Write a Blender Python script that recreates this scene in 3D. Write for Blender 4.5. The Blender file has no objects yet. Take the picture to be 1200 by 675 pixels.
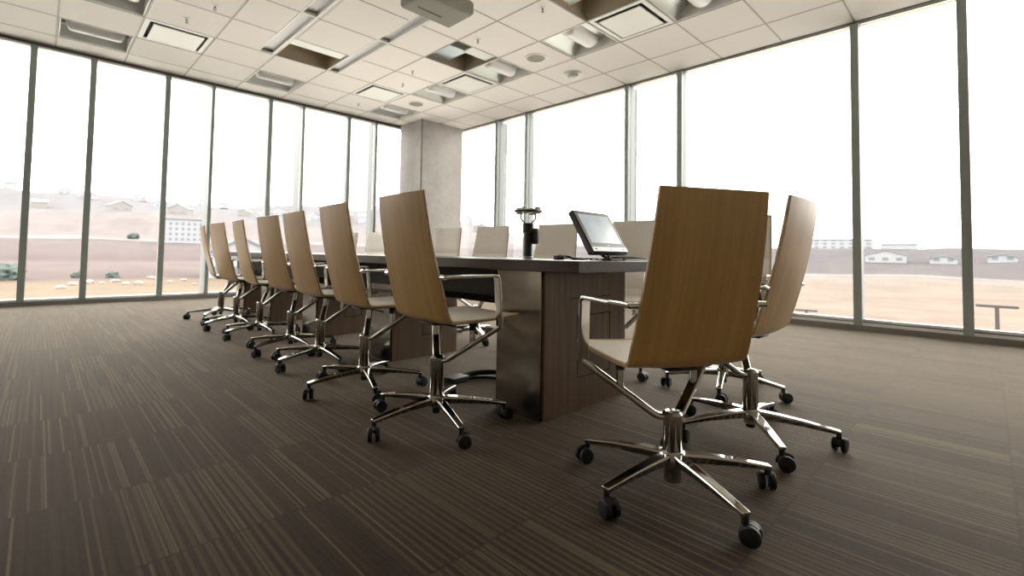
import bpy, bmesh, math, random
from mathutils import Vector, Matrix, noise
random.seed(7)
C = bpy.context.scene.collection
R = math.radians
# ------------------------------------------------------------------ camera
H_CAM = 0.78
F, CX, CY = 555.9, 588.2, 274.96
YAW, PITCH, ROLL = 0.77229, 0.0408, 0.01649
fwd = Vector((math.sin(YAW) * math.cos(PITCH), math.cos(YAW) * math.cos(PITCH), math.sin(PITCH)))
rt = Vector((math.cos(YAW), -math.sin(YAW), 0)); up = rt.cross(fwd)
r2 = rt * math.cos(ROLL) + up * math.sin(ROLL); u2 = -rt * math.sin(ROLL) + up * math.cos(ROLL)
cd = bpy.data.cameras.new('camera'); cam = bpy.data.objects.new('camera', cd); C.objects.link(cam)
cd.sensor_width = 36; cd.sensor_fit = 'HORIZONTAL'; cd.lens = F / 1200 * 36
cd.shift_x = (600 - CX) / 1200; cd.shift_y = (CY - 337.5) / 1200
cd.clip_start = 0.05; cd.clip_end = 5000
cd.dof.use_dof = True; cd.dof.focus_distance = 1.9; cd.dof.aperture_fstop = 2.8
m = Matrix.Identity(4)
for i in range(3):
    m[i][0] = r2[i]; m[i][1] = u2[i]; m[i][2] = -fwd[i]
m[2][3] = H_CAM
cam.matrix_world = m
bpy.context.scene.camera = cam
# ------------------------------------------------------------------ light and exposure
SKY = 9.0
W = bpy.data.worlds.new('overcast_sky'); bpy.context.scene.world = W; W.use_nodes = True
nt = W.node_tree; bg = nt.nodes['Background']
tc = nt.nodes.new('ShaderNodeTexCoord'); sp = nt.nodes.new('ShaderNodeSeparateXYZ'); rp = nt.nodes.new('ShaderNodeValToRGB')
nt.links.new(tc.outputs['Generated'], sp.inputs[0]); nt.links.new(sp.outputs['Z'], rp.inputs[0])
rp.color_ramp.elements[0].position = 0.0; rp.color_ramp.elements[0].color = (0.50, 0.45, 0.43, 1)
rp.color_ramp.elements[1].position = 0.5; rp.color_ramp.elements[1].color = (1.0, 0.95, 0.875, 1)
nt.links.new(rp.outputs[0], bg.inputs[0]); bg.inputs[1].default_value = SKY
vs = bpy.context.scene.view_settings
vs.view_transform = 'Standard'; vs.look = 'None'; vs.gamma = 1; vs.use_curve_mapping = False; vs.exposure = 0.34
cy = bpy.context.scene.cycles
cy.max_bounces = 10; cy.diffuse_bounces = 5; cy.glossy_bounces = 5; cy.transparent_max_bounces = 16
cy.caustics_reflective = False; cy.caustics_refractive = False; cy.sample_clamp_indirect = 8
# ------------------------------------------------------------------ materials
def mat(name, col=(0.8, 0.8, 0.8), rough=0.5, metal=0.0, spec=0.5, coat=0.0, sheen=0.0):
    M = bpy.data.materials.new(name); M.use_nodes = True
    b = M.node_tree.nodes['Principled BSDF']
    b.inputs['Base Color'].default_value = (*col, 1); b.inputs['Roughness'].default_value = rough
    b.inputs['Metallic'].default_value = metal; b.inputs['Specular IOR Level'].default_value = spec
    b.inputs['Coat Weight'].default_value = coat; b.inputs['Sheen Weight'].default_value = sheen
    return M
class NT:
    def __init__(s, M): s.t = M.node_tree; s.b = s.t.nodes['Principled BSDF']
    def n(s, kind, **kw):
        o = s.t.nodes.new('ShaderNode' + kind)
        for k, v in kw.items(): setattr(o, k, v)
        return o
    def l(s, a, b): s.t.links.new(a, b)
    def math(s, op, a, b=None, c=None, clamp=False):
        o = s.n('Math', operation=op); o.use_clamp = clamp
        for i, x in enumerate((a, b, c)):
            if x is None: continue
            if isinstance(x, (int, float)): o.inputs[i].default_value = x
            else: s.l(x, o.inputs[i])
        return o.outputs[0]
    def mix(s, fac, a, b, blend='MIX'):
        o = s.n('Mix', data_type='RGBA', blend_type=blend)
        for i, x in ((0, fac), (6, a), (7, b)):
            if isinstance(x, (int, float)): o.inputs[i].default_value = x
            elif isinstance(x, tuple): o.inputs[i].default_value = (*x, 1)
            else: s.l(x, o.inputs[i])
        return o.outputs[2]
    def ramp(s, fac, stops):
        o = s.n('ValToRGB'); s.l(fac, o.inputs[0]); e = o.color_ramp.elements
        while len(e) > 1: e.remove(e[0])
        e[0].position = stops[0][0]; e[0].color = (*stops[0][1], 1)
        for p, c in stops[1:]:
            k = e.new(p); k.color = (*c, 1)
        return o.outputs[0]
    def noise(s, vec, scale, detail=3, rough=0.55):
        o = s.n('TexNoise'); s.l(vec, o.inputs['Vector']); o.inputs['Scale'].default_value = scale
        o.inputs['Detail'].default_value = detail; o.inputs['Roughness'].default_value = rough
        return o.outputs['Fac']
    def coord(s, sc=(1, 1, 1), which='Object', rot=(0, 0, 0)):
        t = s.n('TexCoord'); mp = s.n('Mapping'); s.l(t.outputs[which], mp.inputs[0])
        mp.inputs['Scale'].default_value = sc; mp.inputs['Rotation'].default_value = rot
        return mp.outputs[0]
    def bump(s, h, strength=0.2, dist=0.002):
        o = s.n('Bump'); s.l(h, o.inputs['Height']); o.inputs['Strength'].default_value = strength
        o.inputs['Distance'].default_value = dist; s.l(o.outputs[0], s.b.inputs['Normal'])
def wood(name, dark, mid, light, sc=(26, 1.2, 1.2), rough=0.4, fine=9.0, coat=0.0, spec=0.5):
    M = mat(name, mid, rough, coat=coat, spec=spec); g = NT(M)
    v = g.coord(sc)
    a = g.noise(v, 1.0, 4); v2 = g.coord((sc[0] * fine, sc[1] * 3, sc[2] * 3)); b = g.noise(v2, 1.0, 2)
    f = g.math('ADD', g.math('MULTIPLY', a, 0.65), g.math('MULTIPLY', b, 0.35))
    g.l(g.ramp(f, [(0.33, dark), (0.5, mid), (0.67, light)]), g.b.inputs['Base Color'])
    g.bump(b, 0.06, 0.001)
    return M
M_oak = wood('oak_veneer', (0.52, 0.32, 0.115), (0.60, 0.385, 0.142), (0.67, 0.45, 0.18), (24, 1.0, 1.0), 0.38, 8, 0.35)
M_oak.node_tree.nodes['Principled BSDF'].inputs['Coat Roughness'].default_value = 0.32
M_oakedge = wood('oak_ply_edge', (0.25, 0.16, 0.08), (0.42, 0.29, 0.16), (0.5, 0.36, 0.21), (3, 3, 60), 0.45)
M_leather = mat('cream_leather', (0.50, 0.45, 0.385), 0.42); g = NT(M_leather)
v = g.coord(); nn = g.noise(v, 260, 2); n2 = g.noise(v, 5, 2)
g.l(g.mix(n2, (0.82, 0.765, 0.69), (0.87, 0.82, 0.74)), g.b.inputs['Base Color']); g.bump(nn, 0.12, 0.001)
M_chrome = mat('polished_chrome', (0.56, 0.55, 0.52), 0.07, 1.0)
M_black = mat('black_plastic', (0.016, 0.016, 0.017), 0.38)
M_rubber = mat('black_rubber', (0.010, 0.010, 0.011), 0.55)
M_walnut = wood('walnut_panel', (0.075, 0.042, 0.019), (0.112, 0.066, 0.030), (0.155, 0.094, 0.044), (38, 38, 1.3), 0.45, 5)
M_top = wood('walnut_table_top', (0.022, 0.011, 0.007), (0.032, 0.017, 0.010), (0.045, 0.025, 0.016), (30, 1.0, 30), 0.36, 5, 0.0, 0.35)
M_under = mat('dark_underframe', (0.014, 0.011, 0.008), 0.6, spec=0.2)
M_steel = mat('brushed_steel', (0.30, 0.28, 0.25), 0.24, 1.0); g = NT(M_steel)
nn = g.noise(g.coord((1, 1, 1)), 2.5, 2); g.l(g.ramp(nn, [(0.3, (0.26, 0.235, 0.205)), (0.7, (0.34, 0.31, 0.275))]), g.b.inputs['Base Color']); g.bump(g.noise(g.coord((1, 1, 2.2)), 3.0, 1), 0.5, 0.03)
M_alu = mat('anodised_mullion', (0.30, 0.345, 0.325), 0.45, 0.3)
M_alul = mat('pale_fin', (0.78, 0.79, 0.80), 0.4, 0.2)
M_fin = mat('grey_fin', (0.15, 0.16, 0.165), 0.5)
M_sill = mat('sill_metal', (0.22, 0.21, 0.19), 0.45, 0.3)
M_tile = mat('ceiling_tile', (0.80, 0.755, 0.715), 0.9); g = NT(M_tile)
nn = g.noise(g.coord(), 160, 2); g.l(g.mix(nn, (0.87, 0.825, 0.80), (0.91, 0.865, 0.84)), g.b.inputs['Base Color']); g.bump(nn, 0.2, 0.001)
M_grid = mat('ceiling_grid', (0.42, 0.385, 0.36), 0.6)
M_white = mat('white_enamel', (0.82, 0.82, 0.80), 0.45)
M_reflector = mat('fixture_reflector', (0.70, 0.73, 0.71), 0.30, 0.25)
M_diff = mat('acrylic_diffuser', (0.86, 0.84, 0.86), 0.35)
M_lin = mat('linear_diffuser', (0.56, 0.54, 0.58), 0.4)
M_dark = mat('shadow_gap', (0.10, 0.09, 0.08), 0.8)
M_plenum = mat('plenum_soffit', (0.50, 0.43, 0.32), 0.9)
M_duct = mat('galvanised_duct', (0.66, 0.74, 0.78), 0.32, 0.7)
M_grille = mat('speaker_grille', (0.30, 0.26, 0.22), 0.7)
M_conc = mat('cast_concrete', (0.52, 0.50, 0.48), 0.75); g = NT(M_conc)
a = g.noise(g.coord((1, 1, 1)), 2.2, 6, 0.7); b = g.noise(g.coord((1, 1, .6)), 14, 4, 0.7)
f = g.math('ADD', g.math('MULTIPLY', a, 0.6), g.math('MULTIPLY', b, 0.4))
g.l(g.ramp(f, [(0.3, (0.40, 0.385, 0.37)), (0.5, (0.53, 0.51, 0.49)), (0.7, (0.62, 0.60, 0.585))]), g.b.inputs['Base Color']); g.bump(b, 0.3, 0.006)
M_wall = mat('painted_wall', (0.72, 0.65, 0.55), 0.85)
M_grey = mat('grey_green_housing', (0.30, 0.30, 0.25), 0.5)
M_paper = mat('white_paper', (0.85, 0.84, 0.82), 0.7)
M_lgrey = mat('silver_plastic', (0.50, 0.53, 0.56), 0.35, 0.3)
M_bezel = mat('monitor_bezel', (0.045, 0.042, 0.040), 0.35)
# screen: lit, pale grey-blue picture
M_screen = mat('lit_screen', (0.05, 0.05, 0.05), 0.18); g = NT(M_screen)
nn = g.noise(g.coord((1, 1, 1)), 6, 3)
g.l(g.ramp(nn, [(0.3, (0.33, 0.38, 0.39)), (0.7, (0.50, 0.53, 0.53))]), g.b.inputs['Emission Color']); g.b.inputs['Emission Strength'].default_value = 0.80
# glass: thin pane, mostly clear with a Fresnel reflection
M_glass = bpy.data.materials.new('window_glass'); M_glass.use_nodes = True
t = M_glass.node_tree; t.nodes.clear()
o = t.nodes.new('ShaderNodeOutputMaterial'); mx = t.nodes.new('ShaderNodeMixShader'); tr = t.nodes.new('ShaderNodeBsdfTransparent'); gl = t.nodes.new('ShaderNodeBsdfGlossy'); fr = t.nodes.new('ShaderNodeFresnel')
tr.inputs[0].default_value = (0.93, 0.95, 0.945, 1); gl.inputs['Roughness'].default_value = 0.02; fr.inputs[0].default_value = 1.25
t.links.new(fr.outputs[0], mx.inputs[0]); t.links.new(tr.outputs[0], mx.inputs[1]); t.links.new(gl.outputs[0], mx.inputs[2]); t.links.new(mx.outputs[0], o.inputs[0])
# carpet tiles: 505 mm rows, each tile with its own set of pale yarn lines
M_carpet = mat('striped_carpet_tile', (0.08, 0.06, 0.045), 0.80, spec=0.15, sheen=0.42); g = NT(M_carpet)
g.b.inputs['Sheen Roughness'].default_value = 0.30; g.b.inputs['Sheen Tint'].default_value = (1, 0.84, 0.66, 1)
tcx = g.n('TexCoord'); sx = g.n('SeparateXYZ'); g.l(tcx.outputs['Object'], sx.inputs[0])
X, Y = sx.outputs[0], sx.outputs[1]
ry = g.math('DIVIDE', g.math('SUBTRACT', Y, 0.457), 0.505); rowi = g.math('FLOOR', ry); fy = g.math('FRACT', ry)
cxx = g.math('ADD', g.math('DIVIDE', g.math('ADD', X, 0.14), 0.5), g.math('MULTIPLY', g.math('FRACT', g.math('MULTIPLY', rowi, 0.5)), 0.0))
coli = g.math('FLOOR', cxx); fx = g.math('FRACT', cxx)
def wn(a, b, c):
    cb = g.n('CombineXYZ')
    for i, x in enumerate((a, b, c)):
        if isinstance(x, (int, float)): cb.inputs[i].default_value = x
        else: g.l(x, cb.inputs[i])
    w = g.n('TexWhiteNoise', noise_dimensions='3D'); g.l(cb.outputs[0], w.inputs['Vector']); return w.outputs['Value']
tile_r = wn(coli, rowi, 0.5); tile_s = wn(coli, rowi, 7.5); tile_v = wn(coli, rowi, 13.5)
# sparse lines: slots 1/34 of a tile
sl = g.math('MULTIPLY', fx, 66); si = g.math('FLOOR', sl); sf = g.math('FRACT', sl)
rnd = wn(si, g.math('ADD', g.math('MULTIPLY', coli, 37), 0.5), rowi)
thr = g.math('SUBTRACT', 0.94, g.math('MULTIPLY', tile_r, 0.20))
on = g.math('GREATER_THAN', rnd, thr)
lw = g.math('MULTIPLY', g.math('SUBTRACT', 0.5, g.math('ABSOLUTE', g.math('SUBTRACT', sf, 0.5))), 2)
line = g.math('MULTIPLY', on, g.math('MULTIPLY', g.math('MULTIPLY', lw, 2.5, clamp=True), g.math('ADD', 0.35, g.math('MULTIPLY', wn(si, coli, g.math('ADD', rowi, 0.25)), 0.75))))
# dense tiles: regular fine stripes over part of the tile
ds = g.math('MULTIPLY', fx, 21); dfr = g.math('ABSOLUTE', g.math('SUBTRACT', g.math('FRACT', ds), 0.5))
dl = g.math('MULTIPLY', g.math('SUBTRACT', 0.30, dfr), 5, clamp=True)
seg = g.math('GREATER_THAN', wn(g.math('FLOOR', g.math('MULTIPLY', fx, 2.99)), g.math('ADD', g.math('MULTIPLY', coli, 11), 3.5), rowi), 0.55)
dense = g.math('MULTIPLY', g.math('MULTIPLY', dl, seg), 0.50)
# soft, broad tone streaks along the tile
st = g.n('CombineXYZ'); g.l(g.math('ADD', g.math('MULTIPLY', X, 60), g.math('MULTIPLY', tile_r, 90)), st.inputs[0]); g.l(g.math('MULTIPLY', rowi, 5.3), st.inputs[1])
streak = g.noise(st.outputs[0], 1.0, 2)
tex = g.noise(g.coord((1, 1, 1)), 420, 2, 0.7); tex2 = g.noise(g.coord((240, 18, 1)), 1, 2)
brk = g.math('ADD', 0.55, g.math('MULTIPLY', tex2, 0.9))
mask = g.math('MULTIPLY', g.math('MAXIMUM', line, dense), brk, clamp=True)
base = g.mix(tile_v, (0.024, 0.0162, 0.009), (0.032, 0.022, 0.013))
base = g.mix(g.math('MULTIPLY', g.math('SUBTRACT', streak, 0.42), 1.6, clamp=True), base, (0.068, 0.048, 0.031))
yarn = g.math('ADD', 0.55, g.math('MULTIPLY', wn(si, g.math('ADD', g.math('MULTIPLY', coli, 37), 9.5), g.math('ADD', rowi, 0.75)), 0.95))
yc = g.n('CombineXYZ')
for q in range(3): g.l(yarn, yc.inputs[q])
base = g.mix(1.0, base, yc.outputs[0], 'MULTIPLY')
base = g.mix(g.math('MULTIPLY', tex, 0.5), base, (0.030, 0.020, 0.013))
colr = g.mix(mask, base, (0.135, 0.102, 0.066))
edge = g.math('LESS_THAN', g.math('MINIMUM', fy, g.math('SUBTRACT', 1, fy)), 0.007)
colr = g.mix(g.math('MULTIPLY', edge, 0.7), colr, (0.02, 0.015, 0.012))
g.l(colr, g.b.inputs['Base Color'])
g.bump(g.math('ADD', g.math('MULTIPLY', tex, 0.7), g.math('MULTIPLY', tex2, 0.6)), 0.5, 0.004)
# terrain colour: per-vertex ground cover, haze painted into far bands, plus scrub noise
M_land = mat('dry_grassland', (0.4, 0.3, 0.2), 0.95, spec=0.1); g = NT(M_land)
at = g.n('Attribute', attribute_name='cover'); nn = g.noise(g.coord((1, 1, 1)), 0.11, 9, 0.78)
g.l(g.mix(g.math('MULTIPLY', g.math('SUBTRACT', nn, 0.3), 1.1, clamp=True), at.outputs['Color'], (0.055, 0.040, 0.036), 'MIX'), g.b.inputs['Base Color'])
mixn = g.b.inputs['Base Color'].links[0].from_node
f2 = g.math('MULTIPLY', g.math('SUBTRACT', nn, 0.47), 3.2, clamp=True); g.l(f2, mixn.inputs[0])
M_house = mat('pale_siding', (0.20, 0.205, 0.225), 0.8); M_roof = mat('pale_roof', (0.15, 0.16, 0.18), 0.8)  # roofs one even pale blue-grey
M_houset = mat('tan_siding', (0.16, 0.152, 0.15), 0.8); M_win = mat('house_window', (0.09, 0.10, 0.115), 0.3)
M_bush = mat('scrub_foliage', (0.035, 0.05, 0.045), 0.9); M_rock = mat('pale_rock', (0.19, 0.17, 0.16), 0.9)
M_wpole = mat('weathered_pole', (0.03, 0.025, 0.022), 0.8); M_road = mat('pale_asphalt', (0.40, 0.385, 0.39), 0.9)
M_car = mat('blue_grey_car_paint', (0.05, 0.06, 0.085), 0.3)
# ------------------------------------------------------------------ mesh helpers
class MB:
    def __init__(s): s.v = []; s.f = []; s.mi = []; s.cur = 0
    def add(s, vs_, fs):
        k = len(s.v); s.v += [tuple(p) for p in vs_]; s.f += [tuple(i + k for i in f) for f in fs]; s.mi += [s.cur] * len(fs); return s
    def box(s, a, b):
        x0, y0, z0 = a; x1, y1, z1 = b
        return s.add([(x0, y0, z0), (x1, y0, z0), (x1, y1, z0), (x0, y1, z0), (x0, y0, z1), (x1, y0, z1), (x1, y1, z1), (x0, y1, z1)],
                     [(0, 3, 2, 1), (4, 5, 6, 7), (0, 1, 5, 4), (1, 2, 6, 5), (2, 3, 7, 6), (3, 0, 4, 7)])
    def sweep(s, path, sect, closed_cap=True, ups=None):
        # path: points; sect: function(i)-> list of (a,b) offsets in the local frame
        n = len(path); P = [Vector(p) for p in path]; rings = []
        prev = None
        for i in range(n):
            t = (P[min(i + 1, n - 1)] - P[max(i - 1, 0)]).normalized()
            if ups is not None: u = Vector(ups[i] if isinstance(ups, list) else ups)
            else: u = prev if prev is not None else (Vector((0, 0, 1)) if abs(t.z) < 0.9 else Vector((0, 1, 0)))
            sd = t.cross(u).normalized(); uu = sd.cross(t).normalized(); prev = uu
            rings.append([P[i] + sd * a + uu * b for a, b in (sect(i) if callable(sect) else sect)])
        k = len(rings[0]); vs_ = [p for rg in rings for p in rg]; fs = []
        for i in range(n - 1):
            for j in range(k):
                fs.append((i * k + j, i * k + (j + 1) % k, (i + 1) * k + (j + 1) % k, (i + 1) * k + j))
        if closed_cap:
            fs.append(tuple(range(k - 1, -1, -1))); fs.append(tuple((n - 1) * k + j for j in range(k)))
        return s.add(vs_, fs)
    def tube(s, path, r, n=12):
        def sec(i):
            rr = r[i] if isinstance(r, (list, tuple)) else r
            return [(rr * math.cos(2 * math.pi * j / n), rr * math.sin(2 * math.pi * j / n)) for j in range(n)]
        return s.sweep(path, sec)
    def lathe(s, prof, c=(0, 0, 0), n=24, axis='z'):
        vs_ = []; fs = []; k = len(prof)
        for j in range(n):
            a = 2 * math.pi * j / n
            for r, z in prof:
                p = (r * math.cos(a), r * math.sin(a), z)
                if axis == 'x': p = (z, p[0], p[1])
                if axis == 'y': p = (p[1], z, p[0])
                vs_.append((p[0] + c[0], p[1] + c[1], p[2] + c[2]))
        for j in range(n):
            for i in range(k - 1):
                fs.append((j * k + i, ((j + 1) % n) * k + i, ((j + 1) % n) * k + i + 1, j * k + i + 1))
        if prof[0][0] > 1e-6: fs.append(tuple(j * k for j in range(n - 1, -1, -1)))
        if prof[-1][0] > 1e-6: fs.append(tuple(j * k + k - 1 for j in range(n)))
        return s.add(vs_, fs)
    def build(s, name, mats, parent=None, bevel=0.0, smooth=35, seg=2):
        me = bpy.data.meshes.new(name); me.from_pydata(s.v, [], s.f)
        if not isinstance(mats, (list, tuple)): mats = [mats]
        for q in mats: me.materials.append(q)
        for p, i in zip(me.polygons, s.mi): p.material_index = i
        bm = bmesh.new(); bm.from_mesh(me); bmesh.ops.remove_doubles(bm, verts=bm.verts, dist=1e-6); bmesh.ops.recalc_face_normals(bm, faces=bm.faces); bm.to_mesh(me); bm.free()
        if smooth:
            me.polygons.foreach_set('use_smooth', [True] * len(me.polygons)); me.set_sharp_from_angle(angle=R(smooth))
        ob = bpy.data.objects.new(name, me); C.objects.link(ob)
        if parent: ob.parent = parent
        if bevel:
            bv = ob.modifiers.new('bevel', 'BEVEL'); bv.width = bevel; bv.segments = seg; bv.limit_method = 'ANGLE'; bv.angle_limit = R(40)
        return ob
def loft(mb, rings_):
    k_ = len(rings_[0]); vs_ = [p for q in rings_ for p in q]; fs = [tuple(range(k_ - 1, -1, -1)), tuple(len(vs_) - k_ + i for i in range(k_))]
    for i in range(len(rings_) - 1):
        for j in range(k_): fs.append((i * k_ + j, i * k_ + (j + 1) % k_, (i + 1) * k_ + (j + 1) % k_, (i + 1) * k_ + j))
    return mb.add(vs_, fs)
def rrect(w, h, r, n=4):
    pts = []
    for cxx_, cyy_, a0 in ((w / 2 - r, h / 2 - r, 0), (-w / 2 + r, h / 2 - r, 90), (-w / 2 + r, -h / 2 + r, 180), (w / 2 - r, -h / 2 + r, 270)):
        for i in range(n + 1):
            a = R(a0 + 90 * i / n); pts.append((cxx_ + r * math.cos(a), cyy_ + r * math.sin(a)))
    return pts
def curve_pts(ctrl, n=8):
    # Catmull-Rom through control points
    P = [Vector(p) for p in ctrl]; P = [P[0] * 2 - P[1]] + P + [P[-1] * 2 - P[-2]]; out = []
    for i in range(1, len(P) - 2):
        for k in range(n):
            t = k / n; a, b, c, d = P[i - 1], P[i], P[i + 1], P[i + 2]
            out.append(0.5 * ((2 * b) + (c - a) * t + (2 * a - 5 * b + 4 * c - d) * t * t + (3 * b - a - 3 * c + d) * t ** 3))
    out.append(P[-2]); return out
def fillet(path, r, n=6):
    P = [Vector(p) for p in path]; out = [P[0]]
    for i in range(1, len(P) - 1):
        a, b, c = P[i - 1], P[i], P[i + 1]; d1 = (a - b).normalized(); d2 = (c - b).normalized()
        ang = d1.angle(d2); k = min(r / math.tan(ang / 2), (a - b).length * .48, (c - b).length * .48)
        p, q = b + d1 * k, b + d2 * k
        for j in range(n + 1):
            t = j / n; out.append((p * (1 - t) + b * t) * (1 - t) + (b * (1 - t) + q * t) * t)
    out.append(P[-1]); return out
def tag(o, label=None, cat=None, group=None, kind=None):
    if label: o['label'] = label
    if cat: o['category'] = cat
    if group: o['group'] = group
    if kind: o['kind'] = kind
    return o
def empty(name, loc=(0, 0, 0), rz=0):
    o = bpy.data.objects.new(name, None); C.objects.link(o); o.location = loc; o.rotation_euler = (0, 0, rz); o.empty_display_size = 0.1; return o
def kids(o): return [c for c in bpy.data.objects if c.parent == o]
def copy_tree(o, parent=None):
    c = o.copy(); C.objects.link(c)
    if parent: c.parent = parent
    for ch in kids(o): copy_tree(ch, c)
    return c
def struct(name, mb, m_, **kw): return tag(mb.build(name, m_, **kw), kind='structure')
# ------------------------------------------------------------------ room
HC, WX, LY = 3.481, 6.526, 8.765
XB, YB = -6.0, -3.6
struct('floor', MB().box((XB, YB, -0.12), (WX + .35, LY + .35, 0)), M_carpet, smooth=0)
struct('wall_rear', MB().box((XB - .15, YB - .15, -.12), (WX + .35, YB, 4.45)), M_wall, smooth=0)
struct('wall_side', MB().box((XB - .15, YB, -.12), (XB, LY + .35, 4.45)), M_wall, smooth=0)
# glazing: far wall (plane Y = LY) and right wall (plane X = WX)
far_mull = [(-3.08, .12), (-2.48, .12), (-1.63, .3), (-1.02, .12), (-.151, .12), (.453, .12), (1.325, .12), (1.938, .36), (2.821, .12), (3.395, .36), (4.288, .12), (4.881, .30)]
right_mull = [(6.90, .26), (6.085, .2), (3.935, .24), (3.077, .19), (1.024, .19), (.148, .14), (-1.90, .2)]
def mullion_far(x, d, i):
    mb = MB(); w = .072 if d < .2 else .05
    mb.box((x - w / 2, LY - .01, .06), (x + w / 2, LY + .045, HC - .035)); mb.cur = 1 if d > .2 else 0
    mb.box((x - w / 2 + .006, LY + .045, .06), (x + w / 2 - .006, LY + d, HC - .035))
    struct('trim_%d' % i, mb, [M_alu, M_fin], smooth=0)
def mullion_right(y, d, i):
    mb = MB(); w = .078 if d < .2 else .07
    mb.box((WX - .01, y - w / 2, .06), (WX + .045, y + w / 2, HC - .02)); mb.cur = 1
    mb.box((WX + .045, y - w / 2 + .008, .06), (WX + d, y + w / 2 - .008, HC - .02)); mb.cur = 0
    if d > .2: mb.box((WX + d, y - w / 2, .06), (WX + d + .02, y + w / 2, HC - .02))
    struct('trim_%d' % i, mb, [M_alu, M_fin], smooth=0)
k = 1
for x, d in far_mull: mullion_far(x, d, k); k += 1
for y, d in right_mull: mullion_right(y, d, k); k += 1
struct('wall_far_unseen', MB().box((XB, LY, 0), (-3.06, LY + .2, HC)), M_wall, smooth=0)  # unseen solid stretch, added to cut window light at the left
struct('wall_right_unseen', MB().box((WX, YB, 0), (WX + .2, -1.88, HC)), M_wall, smooth=0)  # unseen; glazing closed off here to keep the foreground floor darker
xs_ = [a for a, _ in far_mull] + [WX]; wn_ = 1
for a, b in zip(xs_[:-1], xs_[1:]):
    struct('window_%d' % wn_, MB().box((a + .02, LY + .075, .05), (b - .02, LY + .081, HC - .03)), M_glass, smooth=0); wn_ += 1
ys_ = sorted([a for a, _ in right_mull] + [LY])
for a, b in zip(ys_[:-1], ys_[1:]):
    struct('window_%d' % wn_, MB().box((WX + .075, a + .02, .05), (WX + .081, b - .02, HC - .015)), M_glass, smooth=0); wn_ += 1
mb = MB(); mb.box((-3.06, LY - .015, 0), (WX, LY + .09, .055)); mb.cur = 1; mb.box((-3.06, LY + .015, .055), (WX, LY + .12, .085))
struct('baseboard_far', mb, [M_sill, M_alul], smooth=0)
mb = MB(); mb.box((WX - .015, -1.88, 0), (WX + .09, LY, .06)); mb.cur = 1; mb.box((WX + .0, -1.88, .06), (WX + .12, LY, .085)); mb.cur = 0
mb.box((WX + .03, -1.88, .085), (WX + .05, LY, .10)); mb.cur = 1; mb.box((WX + .05, -1.88, .085), (WX + .12, LY, .125))
struct('baseboard_right', mb, [M_sill, M_alul], smooth=0)
# head of the glazing: dark blind pocket along the far wall, thin dark line on the right
mb = MB(); mb.box((XB, LY - .01, HC - .035), (WX, LY + .10, HC)); mb.cur = 1; mb.box((XB, LY + .0, HC - .065), (WX, LY + .1, HC - .035))
struct('trim_%d' % k, mb, [M_dark, M_alul], smooth=0); k += 1
struct('trim_%d' % k, MB().box((WX - .004, YB, HC - .008), (WX + .1, LY, HC)), M_dark, smooth=0); k += 1
# concrete corner column
mb = MB(); mb.box((5.43, 7.93, 0), (6.50, 8.74, HC)); col = struct('wall_corner_column', mb, M_conc, bevel=.018, seg=1)
tag(struct('trim_%d' % k, MB().box((5.418, 7.914, 0), (5.432, 7.932, HC)), M_dark, smooth=0)); k += 1
# ceiling: lay-in tiles on a 730 mm grid with openings for the fixtures
T = 0.7298
GX = [.05 + T * i for i in range(-4, 9)]           # GX[4] = 0.05
GY = [8.314 - T * j for j in range(0, 16)]         # rows run towards the camera
def gx(i): return .05 + T * (i - 1)                 # c1 .. c9
def gy(j): return 8.314 - T * (j - 1)               # r1 .. r11
lights = [(7, 1), (7, 3), (7, 5), (7, 7), (7, 9), (4, 1), (1, 1), (1, 3), (-1, 3)]
plaques = [(2, 2), (6, 2), (7, 4), (7, 8)]
opens = [(4, 3), (6, 5), (6, 8)]
holes = set(lights + plaques + opens)
mb = MB(); z0, z1 = HC, HC + .018
xl = [XB] + [gx(i) for i in range(-6, 10)] + [WX + .1]; yl = [LY + .1] + [gy(j) for j in range(1, 17)] + [YB]
STA = (2.012, 2.215); STB = (2.969, 3.16)
gxs = MB()
for i in range(len(xl) - 1):
    ci = i - 7                                       # cell index c(ci) .. c(ci+1)
    for j in range(len(yl) - 1):
        cj = j                                       # row r(cj) .. r(cj+1)
        a, b = xl[i], xl[i + 1]; d, c = yl[j], yl[j + 1]
        if (ci, cj) in holes: 
            if (ci, cj) == (4, 3): continue
            continue
        ivs = [(a, b)]
        if cj >= 3:
            for s0, s1 in (STA, STB):
                nv = []
                for p, q in ivs:
                    if s1 <= p or s0 >= q: nv.append((p, q)); continue
                    if s0 > p + .01: nv.append((p, s0))
                    if s1 < q - .01: nv.append((s1, q))
                ivs = nv
        for p, q in ivs: mb.box((p + .004, c + .004, z0), (q - .004, d - .004, z1))
struct('ceiling', mb, M_tile, smooth=0)
mb = MB(); hw = .009
def in_strip(x, y): return y < 6.854 - .01 and (STA[0] < x < STA[1] or STB[0] < x < STB[1])
for i in range(1, len(xl) - 1):
    x = xl[i]
    if STA[0] < x < STA[1] or abs(x - 2.969) < .01 or abs(x - 2.2394) < .001:
        mb.box((x - hw, 6.854, HC - .003), (x + hw, LY, HC + .02))
        if abs(x - 2.2394) < .001 or abs(x - 2.969) < .01: continue
    else: mb.box((x - hw, YB, HC - .003), (x + hw, LY + .05, HC + .02))
for j in range(1, len(yl) - 1):
    y = yl[j]
    segs = [(XB, WX)] if y > 6.84 else [(XB, STA[0]), (STA[1], STB[0]), (STB[1], WX)]
    for p, q in segs: mb.box((p, y - hw, HC - .0025), (q, y + hw, HC + .02))
struct('trim_%d' % k, mb, M_grid, smooth=0); k += 1
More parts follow.
